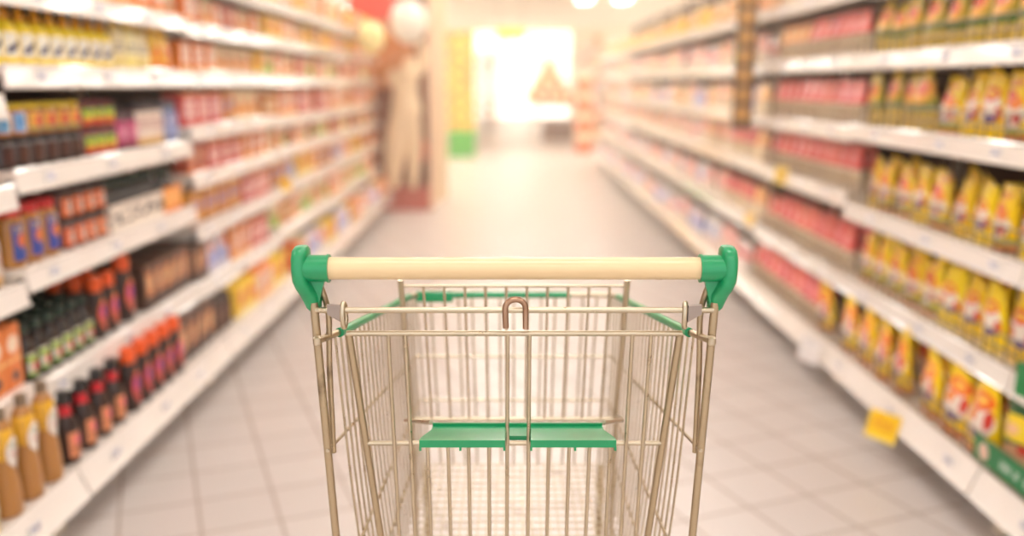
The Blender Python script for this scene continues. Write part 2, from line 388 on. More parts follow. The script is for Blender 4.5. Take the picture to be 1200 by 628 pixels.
t = NT('floor_tiles')
x, y, z = t.gen('Object')
ph = math.radians(21.8); ca, sa = math.cos(ph), math.sin(ph); TS = .2195
a = t.math('ADD', t.math('MULTIPLY', x, ca), t.math('MULTIPLY', y, sa))
b = t.math('ADD', t.math('MULTIPLY', x, -sa), t.math('MULTIPLY', y, ca))
ua = t.math('DIVIDE', t.math('SUBTRACT', a, .05-20*TS), TS); ub = t.math('DIVIDE', t.math('SUBTRACT', b, 2.05-TS*60), TS)
def edge(u):
    f = t.math('FRACT', u); return t.math('GREATER_THAN', t.math('ABSOLUTE', t.math('SUBTRACT', f, .5)), .5-.021)
g = t.math('MAXIMUM', edge(ua), edge(ub))
cmb = t.n.new('ShaderNodeCombineXYZ'); t.l.new(t.math('FLOOR', ua), cmb.inputs[0]); t.l.new(t.math('FLOOR', ub), cmb.inputs[1])
wn = t.n.new('ShaderNodeTexWhiteNoise'); t.l.new(cmb.outputs[0], wn.inputs['Vector'])
tile = t.mix(wn.outputs['Value'], lin((212,202,196)), lin((219,209,203)))
tile = t.mix(t.math('MULTIPLY', t.noise(t.tc, 5, 4), .35), tile, lin((202,188,178)))
t.l.new(t.mix(g, tile, lin((180,163,152))), t.b.inputs['Base Color'])
t.l.new(t.math('MULTIPLY_ADD', g, .4, .32), t.b.inputs['Roughness'])
bp = t.n.new('ShaderNodeBump'); bp.inputs['Strength'].default_value = .25; bp.inputs['Distance'].default_value = .002; bp.invert = True
t.l.new(g, bp.inputs['Height']); t.l.new(bp.outputs[0], t.b.inputs['Normal'])
M_floor = t.m
XW, YB, YF, ZC = 8.0, -3.0, 34.0, 3.25
struct('floor', boxm(-XW, XW, YB, YF, -.08, 0), M_floor)
M_wall = K('cream_wall_paint', (244,228,198), .7, bump=.05)
M_ceil = K('ceiling_panels', (248,238,220), .8, bump=.05)
struct('ceiling', boxm(-XW, XW, YB, YF, ZC, ZC+.1), M_ceil)
struct('wall_left', boxm(-XW-.1, -XW, YB, YF, 0, ZC), M_wall)
struct('wall_right', boxm(XW, XW+.1, YB, YF, 0, ZC), M_wall)
# far wall with a tall glazed entrance
GX0, GX1, GZ = -1.5, 2.2, 3.15
bm = boxm(-XW, GX0, YF, YF+.15, 0, ZC); box(bm, GX1, XW, YF, YF+.15, 0, ZC); box(bm, GX0, GX1, YF, YF+.15, GZ, ZC)
struct('wall_back', bm, M_wall)
M_day = emit('daylight_glass', (255,248,236), 2.8)
M_al = K('entrance_aluminium', (226,220,208), .4, metal=.6)
wr = obj('window_1', mesh('window_1', boxm(GX0, GX1, YF+.06, YF+.08, 0, GZ), M_day, False), kind='structure')
bm = bmesh.new()
for xx in (GX0+.03, GX0+1.23, GX0+2.47, GX1-.03): box(bm, xx-.03, xx+.03, YF+.02, YF+.06, 0, GZ)
box(bm, GX0, GX1, YF+.02, YF+.06, GZ-.06, GZ); box(bm, GX0, GX1, YF+.02, YF+.06, 2.05, 2.11)
obj('window_frame', mesh('window_frame', bm, M_al, False), wr)
# round column at the end of the left gondola
struct('pillar', boxm(-.92, -.70, 9.62, 9.86, 0, ZC, bev=.03), K('pillar_paint', (250,228,190), .5), True)

# ------------------------------------------------------------------ ceiling lights
M_lamp = emit('lamp_diffuser', (254,251,250), 26)
M_lamp2 = emit('lamp_diffuser_warm', (255,249,238), 26)
M_tray = K('lamp_housing', (240,236,226), .5)
hous = bmesh.new()
box(hous, -.17, .17, -.65, .65, .03, .07); box(hous, -.17, -.15, -.65, .65, 0, .03); box(hous, .15, .17, -.65, .65, 0, .03)
box(hous, -.15, .15, -.65, -.63, 0, .03); box(hous, -.15, .15, .63, .65, 0, .03)
hous = mesh('ceiling_light', hous, M_tray, False)
diff, diff2 = [mesh('diffuser', boxm(-.149, .149, -.629, .629, .004, .026), q, False) for q in (M_lamp, M_lamp2)]
rows = [(0.0, -1.6, 17, 'over the middle of the aisle'), (-2.7, -1.6, 33, 'above the left gondola row'), (-4.6, 13.0, 33, 'in added fill row over far left aisle'), (4.6, 13.0, 33, 'in added fill row over far right aisle'), (6.2, 13.0, 33, 'in added fill row beside right wall'), (-6.2, 13.0, 33, 'in added fill row beside left wall'), (2.25, -1.6, 19, 'above the right gondola row'), (1.72, 22.0, 23, 'over the end of the aisle'), (2.62, 22.0, 23, 'just right of the aisle end')]  # the four outer rows are added out of sight to brighten the far hall
for xr, ys, ye, wh in rows:
    k = 0; yy = ys
    while yy < ye:
        o = obj('ceiling_light', hous, None, (xr, yy, ZC-.071), PI/2 if yy < 20 else 0, label=f'flat white ceiling light panel, {ORD[k]} from camera {wh}', category='ceiling light', group='ceiling light panels')
        obj('diffuser', diff if yy < 6 else diff2, o); yy += 2.3 if yy < 4 or yy > 30 else 1.6; k += 1

# ------------------------------------------------------------------ gondolas
BAY, Y0 = 1.3, 1.01
M_shelf = K('shelf_enamel', (236,226,214), .35, coat=.3)
t = NT('price_strip_plastic'); t.set(Roughness=.14, Coat_Weight=.8, Coat_Roughness=.06)
t.gen('Object'); t.l.new(t.mix(t.noise(t.tc, 6, 2), lin((236,226,216)), lin((246,238,230))), t.b.inputs['Base Color'])
M_strip = t.m
M_back = K('gondola_back_panel', (84,54,32), .6, bump=.1)
M_post = K('gondola_post', (222,208,186), .45)
M_tag = printed('price_tag_paper', (246,240,234), [('text',.5,.5,.45,.36,(110,120,170))], rough=.6, coat=0)
M_ytag = printed('yellow_tag_card', (250,206,20), [('text',.5,.55,.36,.22,(226,120,20)),('rect',.5,.06,.5,.05,(252,226,110))], rough=.5, coat=0)
WORDB = ['first','second','third','fourth','fifth','sixth','seventh','eighth','ninth','tenth']

def strip_bm(side, lip, z, y0, y1, hgt, tilt):
    """a price strip: a slightly tilted channel with a rolled top and bottom, outer face towards the aisle"""
    bm = bmesh.new()
    prof = [(0,hgt/2),(.006,hgt/2+.002),(.010,hgt/2-.004),(.006,hgt/2-.007),(.006+tilt,-hgt/2+.006),(.011+tilt,-hgt/2+.002),(.007+tilt,-hgt/2-.002),(0,-hgt/2)]
    A = [bm.verts.new((lip-side*0 + (-side)*p, y0, z+q)) for p, q in prof]
    B = [bm.verts.new((lip + (-side)*p, y1, z+q)) for p, q in prof]
    n = len(prof)
    for i in range(n): bm.faces.new((A[i], A[(i+1) % n], B[(i+1) % n], B[i]))
    bm.faces.new(A[::-1]); bm.faces.new(B)
    return bm

def shelf(side, lip, back, z, k, lev, nlev, base=False):
    """z = centre height of the price strip"""
    y0, y1 = Y0+BAY*(k-1)+.006, Y0+BAY*k-.006
    sd = 'left' if side < 0 else 'right'
    hgt = .062 if not base else .085
    top = z+hgt/2
    lvl = LEV[lev] if lev < nlev-1 else 'top'
    o = obj('gondola_shelf', mesh('gondola_shelf', boxm(min(lip, back-side*.032), max(lip, back-side*.032), y0, y1, top-.026, top-.004), M_shelf, False),
            label=f'white metal gondola shelf, {lvl} level, {WORDB[k-1]} bay on the {sd} side', category='shelf', group=f'white shelves of the {sd} gondola')
    obj('price_strip', mesh('price_strip', strip_bm(side, lip, z, y0, y1, hgt, .008 if not base else .03), M_strip), o)
    if k <= 3:
        if not base: obj('bracket', mesh('bracket', boxm(min(lip+side*.03, back-side*.034), max(lip+side*.03, back-side*.034), y0+.012, y0+.018, top-.062, top-.0262), M_shelf, False), o)
        for q in range(3):
            yy = y0+.17+.4*q+R.uniform(-.06, .06)
            tl = .0045 if not base else .0175
            me = mesh('price_tag', boxm(-.028, .028, -.0012, .0012, -.016, .016), M_tag, False)
            tg = obj('price_tag', me, o, (lip-side*(.0085+tl), yy, z), PI/2 if side < 0 else -PI/2)
    return top-.004

LEFT = {1: [.17,.43,.705,.962,1.19,1.45], 2: [.17,.415,.735,.997,1.267,1.475], 3: [.17,.405,.645,.857,1.049,1.267,1.46,1.65]}
for k in (4, 5, 6): LEFT[k] = [.17,.42,.655,.865,1.04,1.26,1.46,1.655]
RIGHT = {1: [.17,.455,.75,1.06,1.33,1.60], 2: [.17,.455,.75,1.06,1.33,1.60], 3: [.17,.45,.785,1.05,1.33,1.60]}
for k in range(4, 11): RIGHT[k] = [.17,.47,.79,1.045,1.32,1.60]
TOPZ = {}
LIPL, LIPLB, BKL = -1.290, -1.205, -1.74
LIPR, LIPRB, BKR = 1.356, 1.299, 1.82
for side, L, lip, lipb, back in ((-1, LEFT, LIPL, LIPLB, BKL), (1, RIGHT, LIPR, LIPRB, BKR)):
    sd = 'left' if side < 0 else 'right'
    for k, zs in L.items():
        ya, yb = Y0+BAY*(k-1), Y0+BAY*k
        g = obj('gondola_bay', mesh('gondola_bay', boxm(min(back, back+side*.04), max(back, back+side*.04), ya+.002, yb-.002, .06, 2.06, bev=.004), M_back, False),
                label=f'brown back frame of the {WORDB[k-1]} gondola bay on the {sd} side', category='shelving', group=f'bays of the {sd} gondola')
        obj('upright_post', mesh('upright_post', boxm(min(back, back-side*.03), max(back, back-side*.03), ya+.01, ya+.05, .06, 2.06), M_post, False), g)
        xf = lipb+side*.10
        bm = boxm(xf-.018, xf+.018, ya+.008, ya+.046, .012, .109); box(bm, xf-.026, xf+.026, ya+.0, ya+.054, 0, .012)
        obj('leg', mesh('leg', bm, M_post, False), g)
        bm = boxm(min(xf+side*.018, back), max(xf+side*.018, back), ya+.014, ya+.040, .07, .109)
        obj('base_rail', mesh('base_rail', bm, M_post, False), g)
        for lev, z in enumerate(zs):
            TOPZ[side, k, lev] = shelf(side, lipb if lev == 0 else lip, back, z, k, lev, len(zs), lev == 0)

def run(side, k, lev, key, y, n, pitch=None, rows=1, xoff=.0, zoff=0, lean=.05, sc_=1.0, rowpitch=None, row0=0, desc=None):
    """n facings along y starting at y, first row near the lip, then further rows behind it"""
    spec = S[key]; sp = spec[0] if isinstance(spec, list) else spec
    pitch = pitch or sp.w*sc_+.006
    rp = rowpitch or sp.d*sc_+(.034 if sp.name == 'snack_bag' else .010)
    lip = (LIPLB if lev == 0 else LIPL) if side < 0 else (LIPRB if lev == 0 else LIPR)
    zt = TOPZ[side, k, lev] + zoff
    sd = 'left' if side < 0 else 'right'
    nl = len((LEFT if side < 0 else RIGHT)[k])
    lvl = LEV[lev] if lev < nl-1 else 'top'
    d = desc or sp.desc
    for r_ in range(row0, row0+rows):
        for i in range(n):
            xx = lip + side*((.024 if lev else .000) + xoff + sp.d*sc_/2 + r_*rp)
            yy = y + pitch*(i+.5)
            key2 = (side, k, lev, d, r_)
            c = COUNT[key2] = COUNT.get(key2, 0)+1
            up = ' stacked' if zoff > 0 else ''
            row = '' if r_ == 0 else ['', 'second-row ', 'third-row ', 'fourth-row '][r_]
            lab = f'{row}{d}, {ORD[c-1]} along {sd} {lvl} shelf, {WORDB[k-1]} bay'
            place(spec, (xx, yy, zt+.0006), (PI/2 if side < 0 else -PI/2)+R.uniform(-lean, lean), lab, f'row of {d} on the {sd} {lvl} shelf', sc_)

def YS(k): return Y0+BAY*(k-1)
# ---- left, first bay (only its far end is in view)
run(-1, 1, 0, 'cream_bottle', 1.89, 1, .09)
run(-1, 1, 0, 'mustard', 1.99, 3, .1)
run(-1, 1, 1, 'c_packet', 1.98, 4, .082, rows=2)
run(-1, 1, 2, 'brownorange', 1.95, 2, .09); run(-1, 1, 2, 'creamlabel', 2.13, 2, .08)
run(-1, 1, 3, 'c_orange', 1.92, 2, .16)
run(-1, 1, 4, 'darkjar', 2.0, 4, .075); run(-1, 1, 4, 'c_rust', 1.7, 2, .13)
run(-1, 1, 4, 'darkjar', 2.0, 4, .075, zoff=.089, desc='stacked small jar with orange label')
run(-1, 1, 5, 'yellow', 2.0, 4, .072)
# ---- left, second bay
run(-1, 2, 0, 'ketchup', 2.305, 4, .1, xoff=.006); run(-1, 2, 0, 'greencap', 2.315, 6, .068, row0=1, xoff=.05)
run(-1, 2, 0, 'orangecap', 2.715, 5, .097, xoff=.004, sc_=1.05)
run(-1, 2, 0, 'c_brown', 3.205, 4, .098, rows=2, xoff=.03)
run(-1, 2, 1, 'greencap', 2.335, 6, .068, rows=3)
run(-1, 2, 1, 'orangecap', 2.755, 2, .09, rows=3); run(-1, 2, 1, 'orangecap', 2.955, 1, .12, sc_=1.16)
run(-1, 2, 1, 'c_brown', 3.13, 5, .09, rows=2)
run(-1, 2, 2, 'redlid', 2.325, 3, .092, rows=2)
run(-1, 2, 2, 'darkjar', 2.61, 4, .074, rows=2)
run(-1, 2, 2, 'darkjar', 2.61, 4, .074, rows=2, zoff=.0895, desc='upper small jar with orange label')
run(-1, 2, 3, 'lowdark', 2.33, 6, .077, rows=2)
run(-1, 2, 3, 'yellowblue', 2.33, 2, .077, zoff=.0865); run(-1, 2, 3, 'yelloworange', 2.484, 4, .077, zoff=.0865)
run(-1, 2, 3, 'greenred', 2.80, 3, .077, rows=2); run(-1, 2, 3, 'greenred', 2.80, 3, .077, zoff=.0865, desc='upper dark red jar with lime label')
run(-1, 2, 3, 'pinkmaroon', 3.04, 2, .074, rows=2, sc_=1.3, pitch=.092) if False else run(-1, 2, 3, 'pinkmaroon', 3.035, 2, .086, rows=2, sc_=1.2)
run(-1, 2, 3, 'creamlabel', 3.212, 3, .078, rows=2); run(-1, 2, 3, 'greyblue', 3.45, 2, .07, rows=2)
run(-1, 2, 4, 'yellow', 2.325, 9, .082, rows=2); run(-1, 2, 4, 'creambag', 3.07, 3, .1, sc_=.95); run(-1, 2, 4, 'goldbag', 3.38, 2, .095, sc_=.95)
run(-1, 2, 5, 'c_orange', 2.6, 6, .158)
# the display tray with bottles standing in it
def tray(y0, y1, x0, x1, z, h, m, label):
    bm = bmesh.new(); w = .004
    box(bm, x0, x1, y0, y1, 0, w); box(bm, x1-w, x1, y0, y1, w, h); box(bm, x0, x0+w, y0, y1, w, h*.8)
    box(bm, x0+w, x1-w, y0, y0+w, w, h*.9); box(bm, x0+w, x1-w, y1-w, y1, w, h*.9)
    me = mesh('display_tray', bm, m, False)
    o = obj('display_tray', me, None, (0, 0, z), label=label, category='tray', group='cardboard display trays on the left shelf')
    return o
M_tray1 = NT('tray_print')
xx_, yy_, zz_ = M_tray1.gen()
mp = M_tray1.n.new('ShaderNodeMapping'); mp.inputs['Scale'].default_value = (1, 9, 3); M_tray1.l.new(M_tray1.tc, mp.inputs[0])
f = M_tray1.math('MULTIPLY', M_tray1.math('GREATER_THAN', M_tray1.noise(mp.outputs[0], 1, 1), .52), M_tray1.math('LESS_THAN', M_tray1.math('ABSOLUTE', M_tray1.math('SUBTRACT', zz_, .5)), .26))
M_tray1.l.new(M_tray1.mix(f, lin((236,222,206)), lin((72,50,48))), M_tray1.b.inputs['Base Color'])
zt = TOPZ[-1, 2, 2]+.0006
tray(2.925, 3.375, LIPL-.19, LIPL-.03, zt, .088, M_tray1.m, 'white cardboard tray with dark lettering, third left shelf')
tray(3.385, 3.565, LIPL-.19, LIPL-.03, zt, .095, printed('tray_orange', (236,130,44), [('text',.5,.5,.5,.3,(250,190,110))]), 'bright orange cardboard tray at end of third left shelf')
run(-1, 2, 2, 'greencap', 2.935, 6, .071, rows=2, xoff=.014, zoff=.0046, desc='slim dark bottle standing in white tray')
run(-1, 2, 2, 'greencap', 3.395, 2, .072, rows=2, xoff=.014, zoff=.0046, desc='slim dark bottle standing in orange tray')
# ---- left, third bay
def fill(side, k, lev, keys, y0=None, y1=None, gap=.006, rows=1, sc_=1.0):
    y = YS(k)+.03 if y0 is None else y0; end = YS(k)+BAY-.03 if y1 is None else y1
    i = 0
    while True:
        key = keys[i % len(keys)]; i += 1
        spec = S[key]; sp = spec[0] if isinstance(spec, list) else spec
        s = sc_; lim = spacing(side, k, lev)-.075
        if sp.h*s > lim: s = lim/sp.h
        p = sp.w*s+gap
        n = R.choice((1, 2, 2, 3))
        n = min(n, int((end-y)/p))
        if n < 1: return
        run(side, k, lev, key, y, n, p, rows=rows, sc_=s, xoff=R.uniform(0, .02)); y += n*p+.004
def spacing(side, k, lev):
    zs = (LEFT if side < 0 else RIGHT)[k]
    return (zs[lev+1] if lev+1 < len(zs) else 2.0)-zs[lev]+ (-.01 if lev == 0 else 0)
run(-1, 3, 0, 'tallbrown', YS(3)+.02, 3, .078, rows=2, xoff=.03); 
run(-1, 3, 0, 'c_yellow', 3.9, 2, .156, xoff=.03); run(-1, 3, 0, 'c_orange', 4.22, 2, .156, xoff=.03); run(-1, 3, 0, 'c_yellow', 4.54, 2, .156, xoff=.03)
run(-1, 3, 1, 'c_brown', YS(3)+.02, 2, .09, sc_=.95); run(-1, 3, 1, 'c_lilac', 3.82, 2, .156, sc_=.95); run(-1, 3, 1, 'c_orange', 4.14, 2, .156, sc_=.95); run(-1, 3, 1, 'c_redwhite', 4.46, 2, .166, sc_=.95)
run(-1, 3, 2, 'c_gold', YS(3)+.02, 4, .176, sc_=.92); run(-1, 3, 2, 'c_redwhite', 4.36, 3, .166, sc_=.9)
run(-1, 3, 3, 'c_rust', YS(3)+.02, 2, .126, sc_=.8); run(-1, 3, 3, 'c_redwhite', 3.9, 3, .166, sc_=.8); run(-1, 3, 3, 'c_orange', 4.42, 3, .156, sc_=.8)
run(-1, 3, 4, 'c_redwhite', YS(3)+.02, 3, .166, sc_=.95); run(-1, 3, 4, 'c_gold', 4.15, 1, .176, sc_=.95); run(-1, 3, 4, 'c_cream', 4.34, 3, .15, sc_=.95)
run(-1, 3, 5, 'c_orange', YS(3)+.02, 3, .156, sc_=.8); run(-1, 3, 5, 'c_cream', 4.12, 4, .15, sc_=.8); run(-1, 3, 5, 'c_yellow', 4.73, 1, .15, sc_=.8)
fill(-1, 3, 6, ['c_cream', 'c_orange', 'c_rust']); fill(-1, 3, 7, ['c_cream', 'c_yellow', 'c_orange'])
# ---- left, farther bays
pal = {0: ['c_lilac', 'c_white', 'c_orange', 'c_yellow', 'c_cream'], 1: ['c_cream', 'c_green', 'c_orange', 'amberjar'], 2: ['c_gold', 'c_orange', 'c_yellow', 'c_lilac', 'c_rust'],
       3: ['c_rust', 'c_orange', 'c_cream', 'c_green'], 4: ['c_redwhite', 'c_orange', 'amberjar', 'c_cream'], 5: ['c_rust', 'c_green', 'c_orange', 'c_cream'], 6: ['c_cream', 'c_orange', 'amberjar', 'c_yellow'], 7: ['c_yellow', 'c_cream', 'c_orange']}
for k in (4, 5, 6):
    for lev in range(8):
        q = pal[lev][:]; R.shuffle(q); fill(-1, k, lev, q)

# ---- right side
run(1, 1, 0, 'baggarden', 1.80, 3, .17, xoff=.02); run(1, 1, 0, 'baggarden', 1.80, 3, .17, row0=1, xoff=.02)
run(1, 1, 1, 'bag', 1.9, 3, .137); run(1, 1, 2, 'bag', 1.9, 3, .137); run(1, 1, 3, 'bag', 1.9, 3, .137); run(1, 1, 4, 'baggreen', 1.9, 2, .15)
run(1, 2, 0, 'bagtall', 2.32, 3, .164, xoff=.012, lean=.1, sc_=.93); run(1, 2, 0, 'bagtall', 2.86, 4, .166, xoff=.010, lean=.1, sc_=.93)
run(1, 2, 0, 'bag', 2.36, 8, .145, row0=1, xoff=.03, lean=.12)
for lev in (1, 2):
    run(1, 2, lev, 'bag', 2.33, 9, .139, rows=2, lean=.14, xoff=.01, sc_=.96 if lev == 2 else 1.02)
run(1, 2, 3, 'bag', 2.33, 5, .139, rows=2, lean=.14, xoff=.01); run(1, 2, 3, 'baggreen', 3.04, 4, .139, xoff=.01, lean=.1)
run(1, 2, 4, 'baggreen', 2.33, 9, .141, rows=1, lean=.12, xoff=.01)
run(1, 2, 5, 'baggreen', 2.33, 9, .141)
for lev in range(6):
    if lev == 4:
        run(1, 3, lev, 'pinkpack', YS(3)+.03, 6, .117, xoff=.01); run(1, 3, lev, 'orangepack', YS(3)+.75, 4, .117, xoff=.01)
    elif lev == 0:
        run(1, 3, lev, 'bagtall', YS(3)+.03, 1, .166, xoff=.015, sc_=.93); run(1, 3, lev, 'pinkpack', YS(3)+.21, 9, .118, rows=2, xoff=.03, lean=.03)
    else:
        run(1, 3, lev, 'pinkpack', YS(3)+.03, 10, .122, rows=2 if lev < 3 else 1, xoff=.01, sc_=1.02, lean=.03)
palr = {0: ['whitepack', 'c_lilac', 'pinkpale', 'c_white'], 1: ['c_white', 'pinkpale', 'c_pink', 'whitepack'], 2: ['pinkpale', 'orangepack', 'c_white'], 3: ['c_lilac', 'pinkpale', 'orangepack', 'c_cream'], 4: ['pinkpale', 'orangepack', 'c_pink'], 5: ['c_yellow', 'amberjar', 'c_cream']}
palr[1] = ['c_white', 'pinkpale', 'whitepack', 'pinkpale']; palr[4] = ['pinkpale', 'orangepack', 'c_white']
for k in range(4, 11):
    for lev in range(6):
        q = palr[lev][:]; R.shuffle(q)
        if k == 4 and lev in (1, 2): q = ['orangepack', 'pinkpack', 'pinkpack', 'pinkpale']
        fill(1, k, lev, q)

# ---- wire fences along the right shelves
M_wire = K('fence_wire', (142,122,98), .4, metal=.4)
for k in (1, 2, 3):
    for lev in range(5):
        lip = LIPRB if lev == 0 else LIPR
        x = lip+.010; zt = TOPZ[1, k, lev]; y0, y1 = YS(k)+.012, YS(k)+BAY-.012
        bm = bmesh.new(); hh = .08
        for zz in (.003, hh*.5, hh): tube(bm, [(x, y0, zt+zz), (x, y1, zt+zz)], .0036, seg=6)
        nw = 22
        for i in range(nw+1):
            yy = y0+.003+(y1-y0-.006)*i/nw; tube(bm, [(x, yy, zt+.001), (x, yy, zt+hh)], .0028, seg=6)
        obj('shelf_fence', mesh('shelf_fence', bm, M_wire), label=f'low wire fence along front of the right {LEV[lev]} shelf, {WORDB[k-1]} bay', category='shelf fence', group='wire fences on the right shelves')

# ---- tags and signs clipped to the strips
def sign(label, cat, x, y, z, w, h, m, rz, tilt=0, name='shelf_sign', th=.003):
    bm = boxm(-w/2, w/2, -th/2, th/2, -h/2, h/2, bev=.001)
    o = obj(name, mesh(name, bm, m, False), None, (x, y, z), rz, label=label, category=cat)
    o.rotation_euler = (tilt, 0, rz); return o
sign('yellow promotion card hanging from the lowest right price strip', 'sign', 1.228, 2.80, .135, .115, .095, M_ytag, -PI/2+.55, -.35)
sign('blank white card on the lowest right price strip', 'sign', 1.226, 3.55, .168, .135, .10, printed('white_card', (244,238,234), [('text',.5,.9,.4,.05,(200,196,200))]), -PI/2+.3, -.15)
sign('pale yellow card on the third right price strip beside pink pouches', 'sign', 1.332, 4.43, .800, .10, .085, printed('pale_yellow_card', (250,222,110), [('text',.5,.5,.36,.3,(240,180,70))]), -PI/2+.4)
sign('small yellow card on the second right price strip', 'sign', 1.332, 4.98, .50, .08, .07, printed('pale_yellow_card2', (250,216,120), [('text',.5,.5,.36,.3,(240,170,90))]), -PI/2+.4)
sign('small yellow card on the left price strip above gold cartons', 'sign', -1.270, 5.02, .69, .09, .075, MATS['yellow_tag_card'], PI/2-.4)
sign('lime green card on the fifth right price strip', 'sign', 1.332, 5.35, 1.42, .12, .13, printed('lime_card', (176,206,40), [('text',.5,.5,.36,.3,(230,230,90))]), -PI/2+.5)
# green strip sign with white lettering, first bay on the right
bm = boxm(-.24, .24, -.003, .003, -.034, .034, bev=.002)
gs = obj('strip_sign', mesh('strip_sign', bm, K('sign_green', (22,120,66), .45), False), None, (1.286, 2.10, .268), -PI/2, label='green strip sign with white lettering below dark green bags', category='sign')
xx = -.10
for wd in (.05, .034, .06, .042, .05):
    n = int(wd/.012); bm = bmesh.new()
    box(bm, xx, xx+.0125*n-.003, -.0042, -.0031, -.002, .001)
    for i in range(n):
        x0 = xx+i*.0125
        box(bm, x0, x0+.0025, -.0043, -.0031, -.012, .012)
        if (i+n) % 2: box(bm, x0, x0+.009, -.0042, -.0031, .009, .012)
    obj('lettering', mesh('lettering', bm, K('sign_white', (226,236,224), .5), False), gs)
    xx += wd+.014
bm = bmesh.new(); bmesh.ops.create_cone(bm, segments=20, radius1=.024, radius2=.024, depth=.002, cap_ends=True)
bmesh.ops.rotate(bm, cent=(0,0,0), matrix=Matrix.Rotation(PI/2, 3, 'X'), verts=bm.verts); bmesh.ops.translate(bm, vec=(-.185, -.0036, 0), verts=bm.verts)
obj('emblem', mesh('emblem', bm, K('emblem_pink', (226,190,170), .5), False), gs, label='pale round emblem')
sign('green corner card on the second right price strip', 'sign', 1.338, 2.22, .49, .07, .09, K('sign_green2', (40,130,70), .45), -PI/2+.3)

# ---- clip strip with gold rounds hanging in front of the right shelves
cs = obj('hanging_clip_strip', mesh('hanging_clip_strip', boxm(-.055, .055, -.002, .002, -.76, 0, bev=.001), K('clip_strip_plastic', (88,60,30), .4), False), None, (1.275, 5.03, 1.76), -.25,
         label='brown hanging strip of round gold packs on right gondola', category='clip strip')
for q in range(7):
    bm = lathe(bmesh.new(), [(.010,-.007),(.038,-.006),(.044,0),(.038,.006),(.010,.007)], seg=20)
    bmesh.ops.rotate(bm, cent=(0,0,0), matrix=Matrix.Rotation(PI/2, 3, 'X'), verts=bm.verts)
    obj('round_pack', mesh('round_pack', bm, K('gold_pack', (196,140,50), .35, coat=.4)), None if False else cs, (0, -.010, -.06-.103*q))
bm = tubem([(0,.0,-.002),(0,.0,.06),(0,.045,.09)], .003, seg=8, round_=.02)
obj('hook', mesh('hook', bm, M_wire), cs)

# ------------------------------------------------------------------ promotional end display of the left gondola
XD0, XD1, YD = -1.62, -.80, 8.92
pd = thing('promotional_display', 'brown promotional end display with cream printed figure shape, left gondola end', 'display', (0, YD, 0))
M_brn = printed('display_board', (128,54,18), [('disc',.3,.7,.5,.16,(214,124,60)),('disc',.75,.3,.2,.2,(140,60,30)),('disc',.86,.26,.1,.06,(214,70,50))], vary=0)
obj('board', mesh('board', boxm(XD0, XD1-.02, .30, .34, 0, 2.2, bev=.004), M_brn, False), pd)
obj('side_panel', mesh('side_panel', boxm(XD1-.02, XD1+.02, -.02, .34, 0, 2.2, bev=.004), K('display_cream', (240,206,172), .5), False), pd)
bm = boxm(XD0, XD1-.02, -.02, .30, 0, .20, bev=.006); box(bm, XD0-.01, XD1-.015, -.03, .30, .20, .225, bev=.004)
obj('plinth', mesh('plinth', bm, K('display_rose', (190,90,76), .5), False), pd)
# a generic cream figure-like cut-out, thick card standing before the board
bm = bmesh.new()
def limb(pts, rad):
    tube(bm, pts, rad, seg=12, round_=.08)
def leg_(p0, p1, p2, r0, r1, r2):
    n = 10; P = [Vector(p0)*(1-t)**2+Vector(p1)*2*t*(1-t)+Vector(p2)*t*t for t in [q/n for q in range(n+1)]]
    rings = []
    for q, p in enumerate(P):
        t = q/n; r = r0*(1-t)**2+r1*2*t*(1-t)+r2*t*t
        rings.append([bm.verts.new((p.x+r*math.cos(2*PI*k/14), p.y+r*.5*math.sin(2*PI*k/14), p.z)) for k in range(14)])
    for a_, b_ in zip(rings, rings[1:]):
        for k in range(14): bm.faces.new((a_[k], a_[(k+1) % 14], b_[(k+1) % 14], b_[k]))
    bm.faces.new(rings[0][::-1]); bm.faces.new(rings[-1])
FY = -.10
leg_((-1.17,FY,.23),(-1.17,FY,.62),(-1.04,FY,.98), .05, .13, .12)
leg_((-.98,FY,.23),(-.94,FY,.62),(-1.00,FY,.98), .04, .08, .10)
leg_((-1.02,FY,.96),(-1.04,FY,1.2),(-1.0,FY,1.36), .155, .10, .12)
leg_((-.99,FY,1.33),(-.98,FY,1.42),(-.97,FY,1.50), .14, .05, .055)
leg_((-.90,FY,1.34),(-.80,FY,1.48),(-.90,FY,1.66), .045, .045, .03)
leg_((-1.10,FY,1.20),(-1.22,FY,1.28),(-1.12,FY,1.37), .03, .05, .05)
obj('cutout', mesh('cutout', bm, K('cutout_cream', (240,214,176), .55)), pd)
for q, (bx, by, bz, br, nm, c, dx) in enumerate([(-.945, 8.46, 1.80, .17, 'white', (252,244,228), -.20), (-1.10, 7.2, 1.60, .108, 'pale yellow', (250,232,160), -.16)]):
    bm = bmesh.new(); bmesh.ops.create_uvsphere(bm, u_segments=24, v_segments=16, radius=br)
    for v in bm.verts: v.co.z *= 1.12 if v.co.z > 0 else 1.2
    o = obj('balloon', mesh('balloon', bm, K('balloon_'+nm.replace(' ', '_'), c, .35, coat=.3)), None, (bx, by, bz), label=f'{nm} round balloon ' + ('in front of the brown promotional display' if q == 0 else 'tied to the left gondola before the promotional display'), category='balloon')
    obj('knot', mesh('knot', lathe(bmesh.new(), [(.004,-br*1.2-.012),(.014,-br*1.2-.014),(.005,-br*1.2+.004)], seg=10), MATS['balloon_'+nm.replace(' ', '_')]), o)
    obj('string', mesh('string', tubem([(0,0,-br*1.2),(dx*.3,.0,-br*1.2-.10),(dx,.0,-br*1.2-.16)], .0022, seg=6), K('string_white', (236,226,206), .7)), o)
obj('header_panel', mesh('header_panel', boxm(XD0+.02, XD1-.36, .262, .297, 1.86, 2.19, bev=.004), K('banner_red', (224,58,28), .5), False), pd, label='red header panel')

